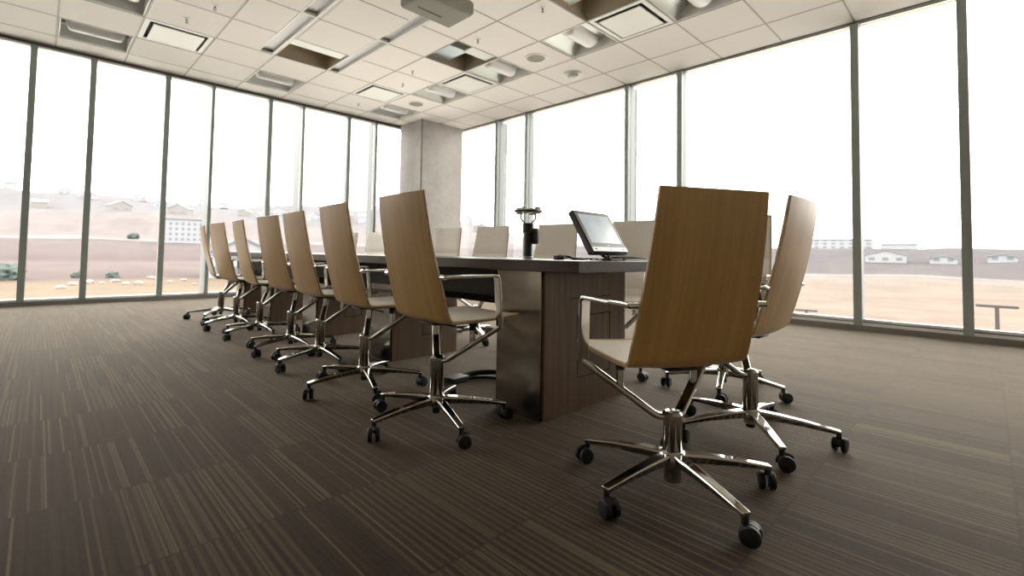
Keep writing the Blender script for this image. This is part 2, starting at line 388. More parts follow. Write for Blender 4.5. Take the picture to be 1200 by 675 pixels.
# plenum above the ceiling; wells added round open tiles to catch bounced light
for ci, cj in opens:
    x0, x1 = gx(ci), gx(ci + 1); y1, y0 = gy(cj), gy(cj + 1)
    if ci == 4: x0, x1 = STA[1], STB[0]
    mb = MB(); zt_ = HC + .42
    mb.box((x0 - .03, y0 - .03, HC + .02), (x0, y1 + .03, zt_)); mb.box((x1, y0 - .03, HC + .02), (x1 + .03, y1 + .03, zt_)); mb.box((x0, y0 - .03, HC + .02), (x1, y0, zt_)); mb.box((x0, y1, HC + .02), (x1, y1 + .03, zt_)); mb.box((x0 - .03, y0 - .03, zt_), (x1 + .03, y1 + .03, zt_ + .02))
    struct('trim_%d' % k, mb, M_plenum, smooth=0); k += 1
mb = MB(); mb.box((XB - .15, YB - .15, 4.3), (WX + .35, LY + .35, 4.45)); mb.box((XB, LY + .1, HC + .0), (WX + .1, LY + .2, 4.3)); mb.box((WX + .1, YB, HC), (WX + .2, LY + .2, 4.3))
struct('trim_%d' % k, mb, M_plenum, smooth=0); k += 1
# ------------------------------------------------------------------ ceiling fixtures
def basket_light():
    r = empty('ceiling_light'); s = T - .03; h = s / 2
    mb = MB()                                         # recessed box open below, with curved reflector wings
    mb.box((-h, -h, 0), (h, -h + .012, .16)); mb.box((-h, h - .012, 0), (h, h, .16)); mb.box((-h, -h, 0), (-h + .012, h, .16)); mb.box((h - .012, -h, 0), (h, h, .16))
    mb.box((-h, -h, .16), (h, h, .17)); mb.build('housing', M_white, r, smooth=0)
    mb = MB(); n = 10
    for sg in (-1, 1):
        pr_ = [(sg * (.09 + (h - .10) * i / n), .115 + .04 * math.sin(math.pi * i / n) - .10 * (i / n) ** 3) for i in range(n + 1)]
        for (y0, za), (y1, zb_) in zip(pr_[:-1], pr_[1:]):
            mb.add([(-h + .014, y0, za), (h - .014, y0, za), (h - .014, y1, zb_), (-h + .014, y1, zb_), (-h + .014, y0, za + .004), (h - .014, y0, za + .004), (h - .014, y1, zb_ + .004), (-h + .014, y1, zb_ + .004)],
                   [(0, 3, 2, 1), (4, 5, 6, 7), (0, 1, 5, 4), (1, 2, 6, 5), (2, 3, 7, 6), (3, 0, 4, 7)])
    mb.build('reflector', M_reflector, r, smooth=60)
    mb = MB(); L = h - .05; pth = []; rad = []
    for i in range(17):
        t_ = -1 + 2 * i / 16; x = L * t_; e = max(0.0, (abs(t_) - .78) / .22); pth.append((x, 0, .118)); rad.append(max(.004, .118 * math.sqrt(max(0, 1 - e * e))))
    mb.tube(pth, rad, 20); mb.build('diffuser_basket', M_diff, r, smooth=60)
    return r
def plaque():
    r = empty('air_diffuser'); h = (T - .025) / 2
    mb = MB()                                         # frame ring + dark throat
    for a, b in (((-h, -h, 0), (h, -h + .05, .012)), ((-h, h - .05, 0), (h, h, .012)), ((-h, -h + .05, 0), (-h + .05, h - .05, .012)), ((h - .05, -h + .05, 0), (h, h - .05, .012))): mb.box(a, b)
    mb.build('frame', M_white, r, bevel=.003)
    mb = MB(); mb.box((-h + .03, -h + .03, .055), (h - .03, h - .03, .07)); mb.build('throat', M_dark, r, smooth=0)
    q = h - .085; mb = MB(); mb.box((-q, -q, -.012), (q, q, -.002)); pl = mb.build('plaque_panel', M_white, r, bevel=.004)
    for sx_ in (-1, 1):
        for sy_ in (-1, 1): MB().tube([(sx_ * q * .8, sy_ * q * .8, -.004), (sx_ * q * .8, sy_ * q * .8, .056)], .008, 8).build('hanger', M_grid, r)
    return r
def place_cell(o, ci, cj): o.location = ((gx(ci) + gx(ci + 1)) / 2, (gy(cj) + gy(cj + 1)) / 2, HC + .001)
LL = {(7, 1): 'recessed ceiling light with rounded tube diffuser just in front of the concrete column',
      (7, 3): 'recessed tube ceiling light between the column speaker and a white air plaque',
      (7, 5): 'recessed tube ceiling light beside the open ceiling tile showing blue-grey duct',
      (7, 7): 'recessed tube ceiling light between the right-hand speaker and the largest air plaque',
      (7, 9): 'recessed tube ceiling light cut by the top edge, right of the largest air plaque',
      (4, 1): 'recessed tube ceiling light beside the far windows, below the end of the linear light strips',
      (1, 1): 'grey recessed tube ceiling light above the far windows at the left',
      (1, 3): 'grey recessed tube ceiling light cut by the top edge, left of the sprinklers',
      (-1, 3): 'recessed ceiling light at the top left corner of the picture'}
proto = basket_light()
for i, c_ in enumerate(lights):
    o = proto if i == 0 else copy_tree(proto); place_cell(o, *c_); tag(o, LL[c_], 'ceiling light', 'recessed tube ceiling lights')
PL = {(2, 2): 'square white air plaque in the ceiling at the left, below two sprinklers', (6, 2): 'small far white air plaque in the ceiling, left of the column speaker',
      (7, 4): 'white air plaque between two tube lights near the open tile with blue-grey duct', (7, 8): 'largest white air plaque, near the top edge at the right'}
proto = plaque()
for i, c_ in enumerate(plaques):
    o = proto if i == 0 else copy_tree(proto); place_cell(o, *c_); tag(o, PL[c_], 'air vent', 'square white ceiling air plaques')
def linear(y0, y1, x0, x1, label):
    r = empty('linear_light', ((x0 + x1) / 2, (y0 + y1) / 2, HC)); w = (x1 - x0) / 2 - .002; l = (y1 - y0) / 2 - .003
    mb = MB(); mb.box((-w, -l, 0), (-w + .02, l, .07)); mb.box((w - .028, -l, -.002), (w, l, .07)); mb.box((-w, -l, 0), (w, -l + .012, .07)); mb.box((-w, l - .012, 0), (w, l, .07)); mb.box((-w, -l, .07), (w, l, .08))
    mb.build('frame', M_white, r, bevel=.002)
    mb = MB(); mb.box((-w + .02, -l + .012, .035), (w - .028, l - .012, .045)); mb.build('diffuser', M_lin, r, smooth=0)
    MB().box((-w + .02, l - .05, .004), (w - .028, l - .012, .035)).build('end_shade', M_grille, r, smooth=0)  # dark strip painting the shade at the segment joint
    tag(r, label, 'ceiling light', 'linear ceiling light strips'); return r
for (x0, x1), nm in ((STA, 'left'), (STB, 'right')):
    ye = 6.854; q = 0
    while ye - 1.4596 > -1:
        lb = '%s linear ceiling strip, %s' % (nm, ('segment ending nearest the far windows', 'second segment from the far windows', 'third segment, reaching the top edge', 'fourth segment', 'fifth segment')[q])
        linear(ye - 1.4596, ye, x0, x1, lb); ye -= 1.4596; q += 1
def disc(name, x, y, prof, m_, label, cat, group=None, parts=None):
    r = empty(name, (x, y, HC)); 
    for pn, pp, pm in prof: MB().lathe(pp, n=28).build(pn, pm, r, smooth=40)
    tag(r, label, cat, group); return r
sp_prof = [('rim', [(.155, 0), (.155, -.006), (.125, -.009), (.125, 0)], M_white), ('grille', [(0, -.006), (.125, -.006), (.125, 0)], M_grille)]
disc('ceiling_speaker', 4.80, 7.22, sp_prof, None, 'round ceiling speaker nearest the concrete column', 'speaker', 'round ceiling speakers')
disc('ceiling_speaker', 4.785, 4.30, sp_prof, None, 'round ceiling speaker further right, between two tube lights', 'speaker', 'round ceiling speakers')
disc('smoke_detector', 5.60, 4.28, [('base', [(0, -.016), (.125, -.014), (.13, 0)], M_white), ('sensor_head', [(0, -.075), (.055, -.072), (.085, -.055), (.09, -.035), (.07, -.030), (.07, -.014)], M_white)], None, 'round white smoke detector on the ceiling above the right windows', 'smoke detector')
spk = [(1.291, 5.954, 'ceiling sprinkler head at the left, nearer the top edge'), (1.135, 6.531, 'ceiling sprinkler head with round plate just above the left air plaque'),
       (3.871, 5.937, 'ceiling sprinkler head left of the blue-grey duct opening'), (4.064, 6.506, 'ceiling sprinkler head just behind the far small air plaque'),
       (3.855, 4.451, 'ceiling sprinkler head just right of the opening with blue-grey duct'), (3.84, 3.361, 'ceiling sprinkler head left of the top right opening'),
       (4.058, 7.97, 'ceiling sprinkler head close to the far windows'), (5.03, 7.678, 'ceiling sprinkler head above the concrete column')]
for x, y, lb in spk:
    r = empty('sprinkler', (x, y, HC))
    MB().lathe([(0, -.006), (.03, -.005), (.035, 0)], n=16).build('escutcheon', M_white, r)
    mb = MB(); mb.lathe([(.009, 0), (.009, -.02), (.006, -.03)], n=10); mb.tube([(.009, 0, -.02), (.014, 0, -.035), (.004, 0, -.048)], .0025, 6); mb.tube([(-.009, 0, -.02), (-.014, 0, -.035), (-.004, 0, -.048)], .0025, 6); mb.lathe([(0, -.05), (.016, -.05), (.016, -.047), (0, -.047)], n=12)
    mb.build('head', M_grille, r); tag(r, lb, 'sprinkler', 'ceiling sprinklers')
# duct seen through the openings, and the displaced tile edges
for (ci, cj), m_, lb in (((6, 5), M_duct, 'blue-grey metal duct above the open ceiling tile in the middle'), ((6, 8), M_white, 'white duct above the open ceiling tile at the top edge')):
    x0, y0 = gx(ci), gy(cj + 1); d = empty('air_duct', (x0, y0, HC + .07))
    mb = MB(); rg = lambda x_, z_: [(x_, .30, z_), (x_, T - .01, z_), (x_, T - .01, .33), (x_, .30, .33)]
    loft(mb, [rg(.01, .0), rg(.40, .0), rg(.56, .20)]); mb.build('duct_run', m_, d, bevel=.004)
    MB().box((.385, .285, -.006), (.40, T - .006, .34)).build('flange', m_, d, smooth=0)
    tag(d, lb, 'duct')
for (ci, cj), lb in (((4, 3), 'white ceiling tile edge lying in the open brown gap between the linear strips'), ((6, 5), 'white ceiling tile edge lying in the gap with the blue-grey duct')):
    x0, x1 = gx(ci), gx(ci + 1); y0 = gy(cj + 1)
    if ci == 4: x0, x1 = STA[1], STB[0]
    else: x0 += .28
    t_ = MB().box((x0 + .02, y0 + .012, HC + .022), (x1 - .02, y0 + .25, HC + .04)).build('loose_ceiling_tile', M_white, smooth=0); tag(t_, lb, 'ceiling tile')
# hanging grey housing at the top edge
pj = empty('ceiling_projector', (2.71, 3.74, 3.15))
mb = MB(); a_, b_ = .30, .20
ring = lambda sx_, sy_, z: [(-sx_, -sy_, z), (sx_, -sy_, z), (sx_, sy_, z), (-sx_, sy_, z)]
loft(mb, [ring(a_ * .93, b_ * .90, -.01), ring(a_, b_, .02), ring(a_, b_, .12), ring(a_ * .92, b_ * .9, .15)]); mb.build('body', M_grey, pj, bevel=.012, seg=3)
MB().lathe([(0, 0), (.05, 0), (.05, .03), (.038, .03), (.038, .01), (0, .01)], (-.12, -b_ - .028, .065), axis='y').build('lens', M_black, pj)
MB().box((-.2, .04, -.014), (.08, .05, -.010)).build('vent_slot', M_black, pj, smooth=0)
MB().lathe([(.02, .15), (.02, .35), (.07, .355), (.07, .361)], n=16).build('ceiling_mount', M_white, pj)
tag(pj, 'grey projector housing hanging from the ceiling at the top edge', 'projector')
# ------------------------------------------------------------------ chairs
ZB = 0.485
def shell_profile():
    # (y, z, halfwidth) along the outer (lower / rear) surface, seat front to back top; z relative to ZB
    pts = [(.338, -.002, .196), (.325, -.010, .208), (.22, -.016, .214), (.08, -.020, .218), (-.02, -.020, .221), (-.055, -.018, .222)]
    for i in range(1, 8):                              # bend
        a = R(180 + 90 - 78 * i / 7 - 0); pts.append((-.057 + .052 * math.cos(a), .034 + .052 * math.sin(a), .223))
    y0, z0 = pts[-1][0], pts[-1][1]; n = 14
    for i in range(1, n + 1):
        t_ = i / n; zz = z0 + (.552 - z0) * t_; yy = y0 - (.228 + y0) * (1.45 * t_ - .45 * t_ * t_)
        pts.append((yy, zz, .223 - .028 * t_ ** 1.1))
    return pts
def prof_frames(pts):
    out = []
    for i in range(len(pts)):
        a = pts[max(i - 1, 0)]; b = pts[min(i + 1, len(pts) - 1)]; dy, dz = b[0] - a[0], b[1] - a[1]; l_ = math.hypot(dy, dz)
        out.append((dz / l_, -dy / l_) )               # normal candidate
    return out
def slab(mb, pts, off0, off1, dw, i0=0, i1=None, nx=8, dish=0.0, crown=0.0):
    # slab between offsets off0..off1 along the inner normal
    P = pts[i0:i1]; N = prof_frames(pts)[i0:i1]; k_ = 2 * (nx + 1); rings_ = []
    for (y, z, w), (ny, nz), in zip(P, N):
        w2 = w - dw; lo = []; hi = []
        for j in range(nx + 1):
            u = -1 + 2 * j / nx; e = dish * u * u
            c0 = off0 + e; c1 = off1 + e + (crown * (1 - u ** 4))
            lo.append((u * w2, y + ny * c0, z + nz * c0 + ZB)); hi.append((u * w2, y + ny * c1, z + nz * c1 + ZB))
        rings_.append(lo + hi[::-1])
    loft(mb, rings_)
    for q in range(len(mb.f)):
        mb.mi[q] = 1 if q < 2 or (q - 2) % k_ in (nx, 2 * nx + 1) else 0
    return mb
PP = shell_profile()
# inner normal sign: for the seat (dy<0) normal must be +z
def dense(pts, n=3):
    out = []
    for a, b in zip(pts[:-1], pts[1:]):
        for k_ in range(n): out.append(tuple(a[q] + (b[q] - a[q]) * k_ / n for q in range(3)))
    out.append(pts[-1]); return out
def make_chair():
    root = empty('office_chair')
    mb = MB(); slab(mb, PP, 0, .011, 0, dish=.010)
    sh = mb.build('shell', [M_oak, M_oakedge], root, bevel=.0015, seg=1, smooth=50)
    # leather upholstery, sewn in three panels
    npr = len(PP); zs = [p[1] for p in PP]
    seam1 = max(i for i in range(npr) if zs[i] < .31)
    def pad(i0, i1):
        m_ = MB(); P2 = PP[i0:i1]; fr_ = prof_frames(PP)[i0:i1]; n_ = len(P2); rings_ = []; nx = 10
        for q, ((y, z, w), (ny, nz)) in enumerate(zip(P2, fr_)):
            w2 = w - .006; lo = []; hi = []
            ed = min(1.0, min(q, n_ - 1 - q) / 1.0); th = .0125 + .010 * (0.05 + 0.95 * ed)
            for j in range(nx + 1):
                u = -1 + 2 * j / nx; e = .010 * u * u; th2 = .0125 + (th - .0125) * (1 - abs(u) ** 8 * .7)
                lo.append((u * w2, y + ny * (.0115 + e), z + nz * (.0115 + e) + ZB)); hi.append((u * w2, y + ny * (th2 + e), z + nz * (th2 + e) + ZB))
            rings_.append(lo + hi[::-1])
        return loft(m_, rings_)
    pad(1, 6 + 8).build('seat_cushion', M_leather, root, smooth=60)
    pad(6 + 7, seam1 + 1).build('lower_back_cushion', M_leather, root, smooth=60)
    pad(seam1, npr).build('upper_back_cushion', M_leather, root, smooth=60)
    # gas column and hub
    mb = MB(); mb.lathe([(.0, .075), (.028, .075), (.028, .12), (.0315, .125), (.031, .27), (.033, .285), (.033, .298), (.026, .306), (0, .307)], n=28)
    colm = mb.build('column', M_chrome, root, smooth=40)
    mb = MB(); mb.lathe([(0, .045), (.017, .045), (.019, .06), (.019, .085)], n=20); mb.build('gas_spring', M_black, root)
    mb = MB(); mb.lathe([(.020, .082), (.040, .084), (.044, .10), (.040, .122), (.028, .130), (.024, .128)], n=28); mb.build('hub', M_chrome, root, smooth=50)
    # underseat plate
    mb = MB(); mb.box((-.06, -.06, ZB - .032), (.06, .10, ZB - .019)); mb.build('seat_plate', M_black, root, bevel=.006)
    mb = MB(); mb.tube([(.05, .0, ZB - .03), (.12, .01, ZB - .032), (.17, .02, ZB - .035)], [.004, .004, .006], 8); mb.build('height_lever', M_black, root)
    # struts from the column collar up and out to the arm loops
    for sx_ in (-1, 1):
        p0 = (0, 0, .283); p1 = (sx_ * .262, .155, ZB - .030)
        mid1 = (sx_ * .045, .027, .287)
        pth = fillet([p0, mid1, p1], .05, 5)
        st_ = MB().sweep(pth, lambda i: rrect(.036, .022, .008, 3), ups=(0, 0, 1)).build('strut', M_chrome, root, smooth=50)
        for t_ in (.48,):
            q = Vector(mid1).lerp(Vector(p1), t_); mb = MB(); mb.lathe([(.013, q.z - .002), (.013, ZB - .050)], (q.x, q.y, 0), 16); mb.build('spacer', M_chrome, st_)
            mb = MB(); mb.lathe([(.0165, ZB - .052), (.0165, ZB - .030), (.02, ZB - .022), (.02, ZB - .016)], (q.x, q.y, 0), 16); mb.build('rubber_cap', M_black, st_)
        # arm loop: flat bar, up at the front then back to the shell side
        zt = ZB + .198
        loop = fillet([p1, (sx_ * .268, .130, zt), (sx_ * .262, -.06, zt), (sx_ * .238, -.138, zt - .004)], .022, 6)
        n_ = len(loop)
        ups_ = [(sx_, 0, 0)] * n_
        arm = MB().sweep(loop, lambda i: rrect(.013, .042, .0045, 3) , ups=ups_).build('armrest', M_chrome, root, smooth=50)
        mb = MB(); mb.lathe([(0, .0), (.009, 0), (.010, .004), (.010, .034), (0, .034)], (sx_ * .238 - .017, -.138, zt - .004), 16, axis='x'); mb.build('bolt', M_chrome, arm, smooth=40)
    # star base
    for q in range(5):
        a = R(90 + 72 * q); ca, sa = math.cos(a), math.sin(a)
        path = [(ca * r_, sa * r_, z_) for r_, z_ in ((.030, .108), (.10, .105), (.20, .096), (.29, .084), (.325, .079))]
        wd = [.044, .040, .035, .031, .030]; ht = [.036, .032, .025, .019, .017]
        def sec(i, wd=wd, ht=ht):
            w_, h_ = wd[i] / 2, ht[i]
            return [(-w_, h_ * .12), (-w_ * .82, h_ * .38), (w_ * .82, h_ * .38), (w_, h_ * .12), (w_ * .62, -h_ * .6), (-w_ * .62, -h_ * .6)]
        lg = MB().sweep(path, sec, ups=(0, 0, 1)).build('base_leg', M_chrome, root, bevel=.002, smooth=30)
        cxq, cyq = ca * .318, sa * .318; sw = a + R(62 + 22 * math.sin(q * 2.3)); dx, dy = math.cos(sw), math.sin(sw)
        wx_, wy_ = cxq + dx * .014, cyq + dy * .014
        mb = MB(); mb.lathe([(0, .078), (.010, .078), (.010, .052), (0, .052)], (cxq, cyq, 0), 12)
        # hood
        hood = []
        for i in range(9):
            b_a = R(-10 + 150 * i / 8); hood.append((wx_ + dx * -.0 - dx * math.cos(b_a) * .027, wy_ - dy * math.cos(b_a) * .027, .0285 + math.sin(b_a) * .027))
        mb.sweep(hood, rrect(.018, .004, .0015, 2))
        # two wheels
        for sgn in (-1, 1):
            prof = [(0, .006), (.018, .006), (.0285, .009), (.0285, .021), (.024, .0255), (.010, .027), (0, .0265)]
            n__ = 22; vs_ = []; fs = []; kk = len(prof)
            for j in range(n__):
                an = 2 * math.pi * j / n__
                for rr, ww in prof:
                    vs_.append((wx_ + dx * rr * math.cos(an) - dy * ww * sgn, wy_ + dy * rr * math.cos(an) + dx * ww * sgn, .0285 + rr * math.sin(an)))
            for j in range(n__):
                for i in range(kk - 1): fs.append((j * kk + i, ((j + 1) % n__) * kk + i, ((j + 1) % n__) * kk + i + 1, j * kk + i + 1))
            mb.add(vs_, fs)
        mb.build('caster', M_rubber, lg, smooth=35)
    return root
chair0 = make_chair()
# x, y, facing (degrees clockwise from +Y), seat height, base turn, label, group
CH = [
 (1.566, .761, 28.8, .435, 98, 'nearest large wooden-backed office chair at the near end of the table', 'end'),
 (2.253, .739, 0.6, .472, 1, 'office chair standing just right of the nearest one, back seen edge-on', 'end'),
 (1.342, 1.795, 93.0, .485, 180, 'wooden-backed chair nearest the camera in the row along the left side of the table', 'left'),
 (1.368, 2.522, 93.4, .484, 180, 'second wooden-backed chair from the near end of the left-hand row', 'left'),
 (1.432, 3.275, 91.8, .486, 126, 'third wooden-backed chair from the near end of the left-hand row', 'left'),
 (1.449, 3.852, 86.9, .486, 130, 'middle chair of the seven wooden backs in the left-hand row', 'left'),
 (1.473, 4.669, 93.5, .486, 128, 'third chair from the far end of the left-hand row, back seen narrow', 'left'),
 (1.456, 5.335, 85.2, .486, 132, 'second chair from the far end of the left-hand row', 'left'),
 (1.506, 6.106, 97.0, .482, 157, 'farthest left-hand chair, by the far windows, seen almost edge-on', 'left'),
 (2.932, 1.111, -87, .486, 125, 'cream leather chair mostly hidden behind the nearest big chair', 'right'),
 (2.921, 1.797, -91.4, .486, 90, 'cream leather chair behind the tilted monitor', 'right'),
 (2.936, 2.533, -95.3, .488, 60, 'cream leather chair between the black camera tower and the monitor', 'right'),
 (2.88, 3.27, -97, .488, 25, 'cream leather chair just left of the black camera tower', 'right'),
 (2.87, 3.95, -98, .488, 75, 'cream leather chair in front of the right edge of the concrete column', 'right'),
 (2.90, 4.74, -95, .486, 10, 'cream leather chair hidden behind the near left-row chair, before the column', 'right'),
 (2.95, 5.54, -98, .484, 50, 'cream leather chair seen between the two nearest left-row backs', 'right'),
 (2.90, 6.236, -107, .489, 30, 'farthest cream leather chair, a sliver right of the second left-row back', 'right')]
UP = ('shell', 'seat_cushion', 'lower_back_cushion', 'upper_back_cushion', 'seat_plate', 'height_lever', 'column', 'strut', 'armrest')
BASE = ('base_leg', 'hub', 'gas_spring')
GR = {'end': 'high-backed office chairs at the near end of the table', 'left': 'wooden-backed office chairs along the left side of the table', 'right': 'cream leather office chairs along the right side of the table'}
for i, (x, y, yaw, zb, turn, lb, gr) in enumerate(CH):
    o = chair0 if i == len(CH) - 1 else copy_tree(chair0)
    o.location = (x, y, 0); o.rotation_euler = (0, 0, -R(yaw)); tag(o, lb, 'office chair', GR[gr])
    dz = zb - ZB; bt = R(turn) - R(90) + R(yaw)
    for c_ in kids(o):
        nm = c_.name.split('.')[0]
        if nm in UP: c_.location.z = dz
        elif nm in BASE: c_.rotation_euler.z = bt
# ------------------------------------------------------------------ table
TX0, TX1, TY0, TY1, TZ = 1.62, 2.52, 1.20, 6.72, .755
tb = empty('conference_table', ((TX0 + TX1) / 2, (TY0 + TY1) / 2, 0)); ox, oy = tb.location.x, tb.location.y
def tbx(mb, a, b): return mb.box((a[0] - ox, a[1] - oy, a[2]), (b[0] - ox, b[1] - oy, b[2]))
tbx(MB(), (TX0, TY0, TZ - .052), (TX1, TY1, TZ)).build('tabletop', M_top, tb, bevel=.003)
tbx(MB(), (TX0 + .12, TY0 + .3, TZ - .20), (TX1 - .12, TY1 - .3, TZ - .053)).build('underframe', M_under, tb, bevel=.004)
tbx(MB(), (1.90, TY0 + .6, TZ - .26), (2.24, TY1 - .5, TZ - .20)).build('cable_trough', M_under, tb, bevel=.004)  # trough lowered and widened to shade the chair seats
for q, yp in enumerate((1.462, 2.985, 4.26, 5.45, 6.38)):
    px0, px1, dp = (1.70 if q == 0 else 1.82), 2.43, .31
    pd = tbx(MB(), (px0 + .012, yp, 0), (px1 - .012, yp + dp, TZ - .053)).build('pedestal', M_walnut, tb, bevel=.002)
    for xa in (px0, px1 - .012): tbx(MB(), (xa, yp + .012, .0), (xa + .012, yp + dp, TZ - .055)).build('steel_side', M_steel, pd, bevel=.002)
    # access door: a frame of grooves around a flush panel
    gy_ = yp - .0015; gb = MB(); x0_, x1_, z0_, z1_ = px0 + .27, px1 - .17, .16, .47
    for a, b in (((x0_, gy_, z0_), (x1_, yp + .001, z0_ + .005)), ((x0_, gy_, z1_), (x1_, yp + .001, z1_ + .005)), ((x0_, gy_, z0_), (x0_ + .005, yp + .001, z1_)), ((x1_, gy_, z0_), (x1_ + .005, yp + .001, z1_ + .005)), ((px0 + .20, gy_, z1_ + .09), (px1 - .17, yp + .001, z1_ + .094))): tbx(gb, a, b)
    gb.build('door_gap', M_under, pd, smooth=0)
tag(tb, 'long dark walnut conference table on slab pedestals with brushed steel sides', 'table')
# floor cable and plug block beside the pedestal
fb = empty('floor_cable', (1.88, 2.28, 0), R(8))
MB().box((-.10, -.05, 0), (.03, .04, .035)).build('outlet_block', M_black, fb, bevel=.004)
mb = MB(); mb.tube(curve_pts([(.03, 0, .02), (.12, -.03, .03), (.2, -.13, .035), (.26, -.22, .015)]), .016, 10); mb.tube(curve_pts([(.03, -.02, .012), (.10, -.08, .012), (.17, -.2, .012), (.2, -.34, .012)]), .010, 8)
mb.build('cable', M_rubber, fb); tag(fb, 'black power block and thick cables on the carpet under the table', 'cable')
# ------------------------------------------------------------------ things on the table
dv = empty('panoramic_camera', (2.05, 1.885, TZ), 0)
mb = MB(); mb.lathe([(0, 0), (.030, 0), (.030, .012), (.026, .014)], n=24); mb.build('base_ring', M_lgrey, dv)
mb = MB(); mb.lathe([(.025, .012), (.025, .150), (.034, .152), (.035, .20), (.031, .208), (0, .208)], n=28); mb.build('body', M_black, dv)
mb = MB(); mb.box((.008, -.052, .085), (.044, -.012, .180)); mb.build('side_pod', M_black, dv, bevel=.012, seg=3)
mb = MB()
for sg in (-1, 1):
    mb.tube(curve_pts([(sg * .014, -sg * .014, .207), (sg * .028, -sg * .028, .232), (sg * .030, -sg * .030, .252), (sg * .024, -sg * .024, .275)]), .0052, 8)
mb.build('wire_yoke', M_black, dv)
mb = MB(); mb.lathe([(0, .268), (.045, .268), (.080, .272), (.086, .280), (.080, .288), (.03, .290), (0, .290)], n=36); mb.build('mirror_dish', M_chrome, dv, smooth=50)
for q in range(4):
    a = R(20 + 90 * q); mb = MB(); mb.lathe([(0, .262), (.018, .262), (.021, .276), (.018, .300), (0, .303)], (math.cos(a) * .058, math.sin(a) * .058, 0), 14); mb.build('lens_pod', M_lgrey, dv)
tag(dv, 'tall black cylinder camera with wire yoke and shiny round top, on the table', 'conference camera')
# monitor
mo = empty('monitor', (2.136, 1.37, TZ), 0.017)
def tilt_box(mb, x0, x1, h0, h1, d0, d1, t_=R(31.2), z0=.043):
    B = Vector((0, 1, 0)); U = Vector((0, math.sin(t_), math.cos(t_))); Nn = Vector((0, -math.cos(t_), math.sin(t_))); O = Vector((0, 0, z0)); vs_ = []
    for d_ in (d0, d1):
        for x_, h_ in ((x0, h0), (x1, h0), (x1, h1), (x0, h1)): vs_.append(O + Vector((x_, 0, 0)) + U * h_ + Nn * d_)
    return mb.add(vs_, [(0, 3, 2, 1), (4, 5, 6, 7), (0, 1, 5, 4), (1, 2, 6, 5), (2, 3, 7, 6), (3, 0, 4, 7)])
cs = tilt_box(MB(), -.17, .17, 0, .256, -.036, 0).build('casing', M_bezel, mo, bevel=.007, seg=3)
tilt_box(MB(), -.141, .141, .055, .232, -.001, .0012).build('screen', M_screen, mo, smooth=0)
tilt_box(MB(), -.166, .166, .004, .030, -.001, .003).build('control_strip', M_lgrey, mo, bevel=.001)
mb = MB()
for x_ in (-.14, -.13, 0, .12, .135): tilt_box(mb, x_ - .003, x_ + .003, .014, .020, .003, .005)
mb.build('button', M_bezel, mo, smooth=0)
tilt_box(MB(), -.012, .012, .039, .043, .0, .001).build('badge', M_lgrey, mo, smooth=0)
mb = MB(); mb.tube([(-.03, .09, .10), (-.05, .05, .045), (-.03, .01, .008)], .009, 8); mb.tube([(.03, .09, .10), (.035, .05, .045), (.0, .0, .008)], .009, 8); mb.tube([(-.05, -.02, .008), (.0, .02, .03), (.05, .06, .008)], .008, 8); mb.box((-.06, -.03, 0), (.06, .10, .010))
mb.build('stand', M_black, mo, bevel=.002); tag(mo, 'small tilted monitor with lit grey screen and dark bezel', 'monitor')
kb = empty('keyboard', (2.36, 1.41, TZ), R(4))
mb = MB(); loft(mb, [[(-.14, -.055, 0), (.14, -.055, 0), (.14, .055, 0), (-.14, .055, 0)], [(-.138, -.053, .008), (.138, -.053, .008), (.138, .053, .018), (-.138, .053, .018)]]); mb.build('case', M_black, kb, bevel=.002)
mb = MB()
for i in range(14):
    for j in range(5):
        x_ = -.128 + i * .0186; y_ = -.044 + j * .018; z_ = .008 + (y_ + .053) / .106 * .010; mb.box((x_, y_, z_), (x_ + .015, y_ + .0145, z_ + .006))
tag(mb.build('keys', M_bezel, kb, smooth=0), kind='stuff'); tag(kb, 'low black keyboard lying at the foot of the monitor', 'keyboard')
pp = MB(); pp.box((-.105, -.148, 0), (.105, .148, .012)); pp = pp.build('paper_stack', M_paper, bevel=.001); pp.location = (2.38, 1.66, TZ + .0005); pp.rotation_euler.z = R(-18); tag(pp, 'white stack of paper on the table right of the keyboard', 'paper')
cb = empty('cable_tangle', (1.96, 1.47, TZ), 0)
mb = MB(); mb.tube(curve_pts([(-.09, .05, .006), (-.06, .06, .022), (-.03, .02, .018), (0, .03, .010), (.03, -.01, .005), (.09, -.01, .005)]), .0045, 8); mb.tube(curve_pts([(-.08, .03, .005), (-.04, .0, .015), (.01, .03, .004), (.06, .02, .004), (.1, .0, .004)]), .003, 8); mb.build('cable', M_rubber, cb)
MB().box((-.10, .03, 0), (-.055, .065, .022)).build('plug', M_black, cb, bevel=.004); tag(cb, 'black cables and plug lying left of the monitor on the table', 'cable')
for x_, y_, lb in ((2.02, 1.40, 'left'), (2.05, 1.385, 'right')):
    q = MB(); q.lathe([(0, 0), (.010, 0), (.011, .004), (.008, .007), (0, .008)], n=14); q = q.build('cable_clip', M_lgrey); q.location = (x_, y_, TZ); tag(q, 'small grey clip between the cables and the monitor, %s one' % lb, 'clip', 'small clips on the table')
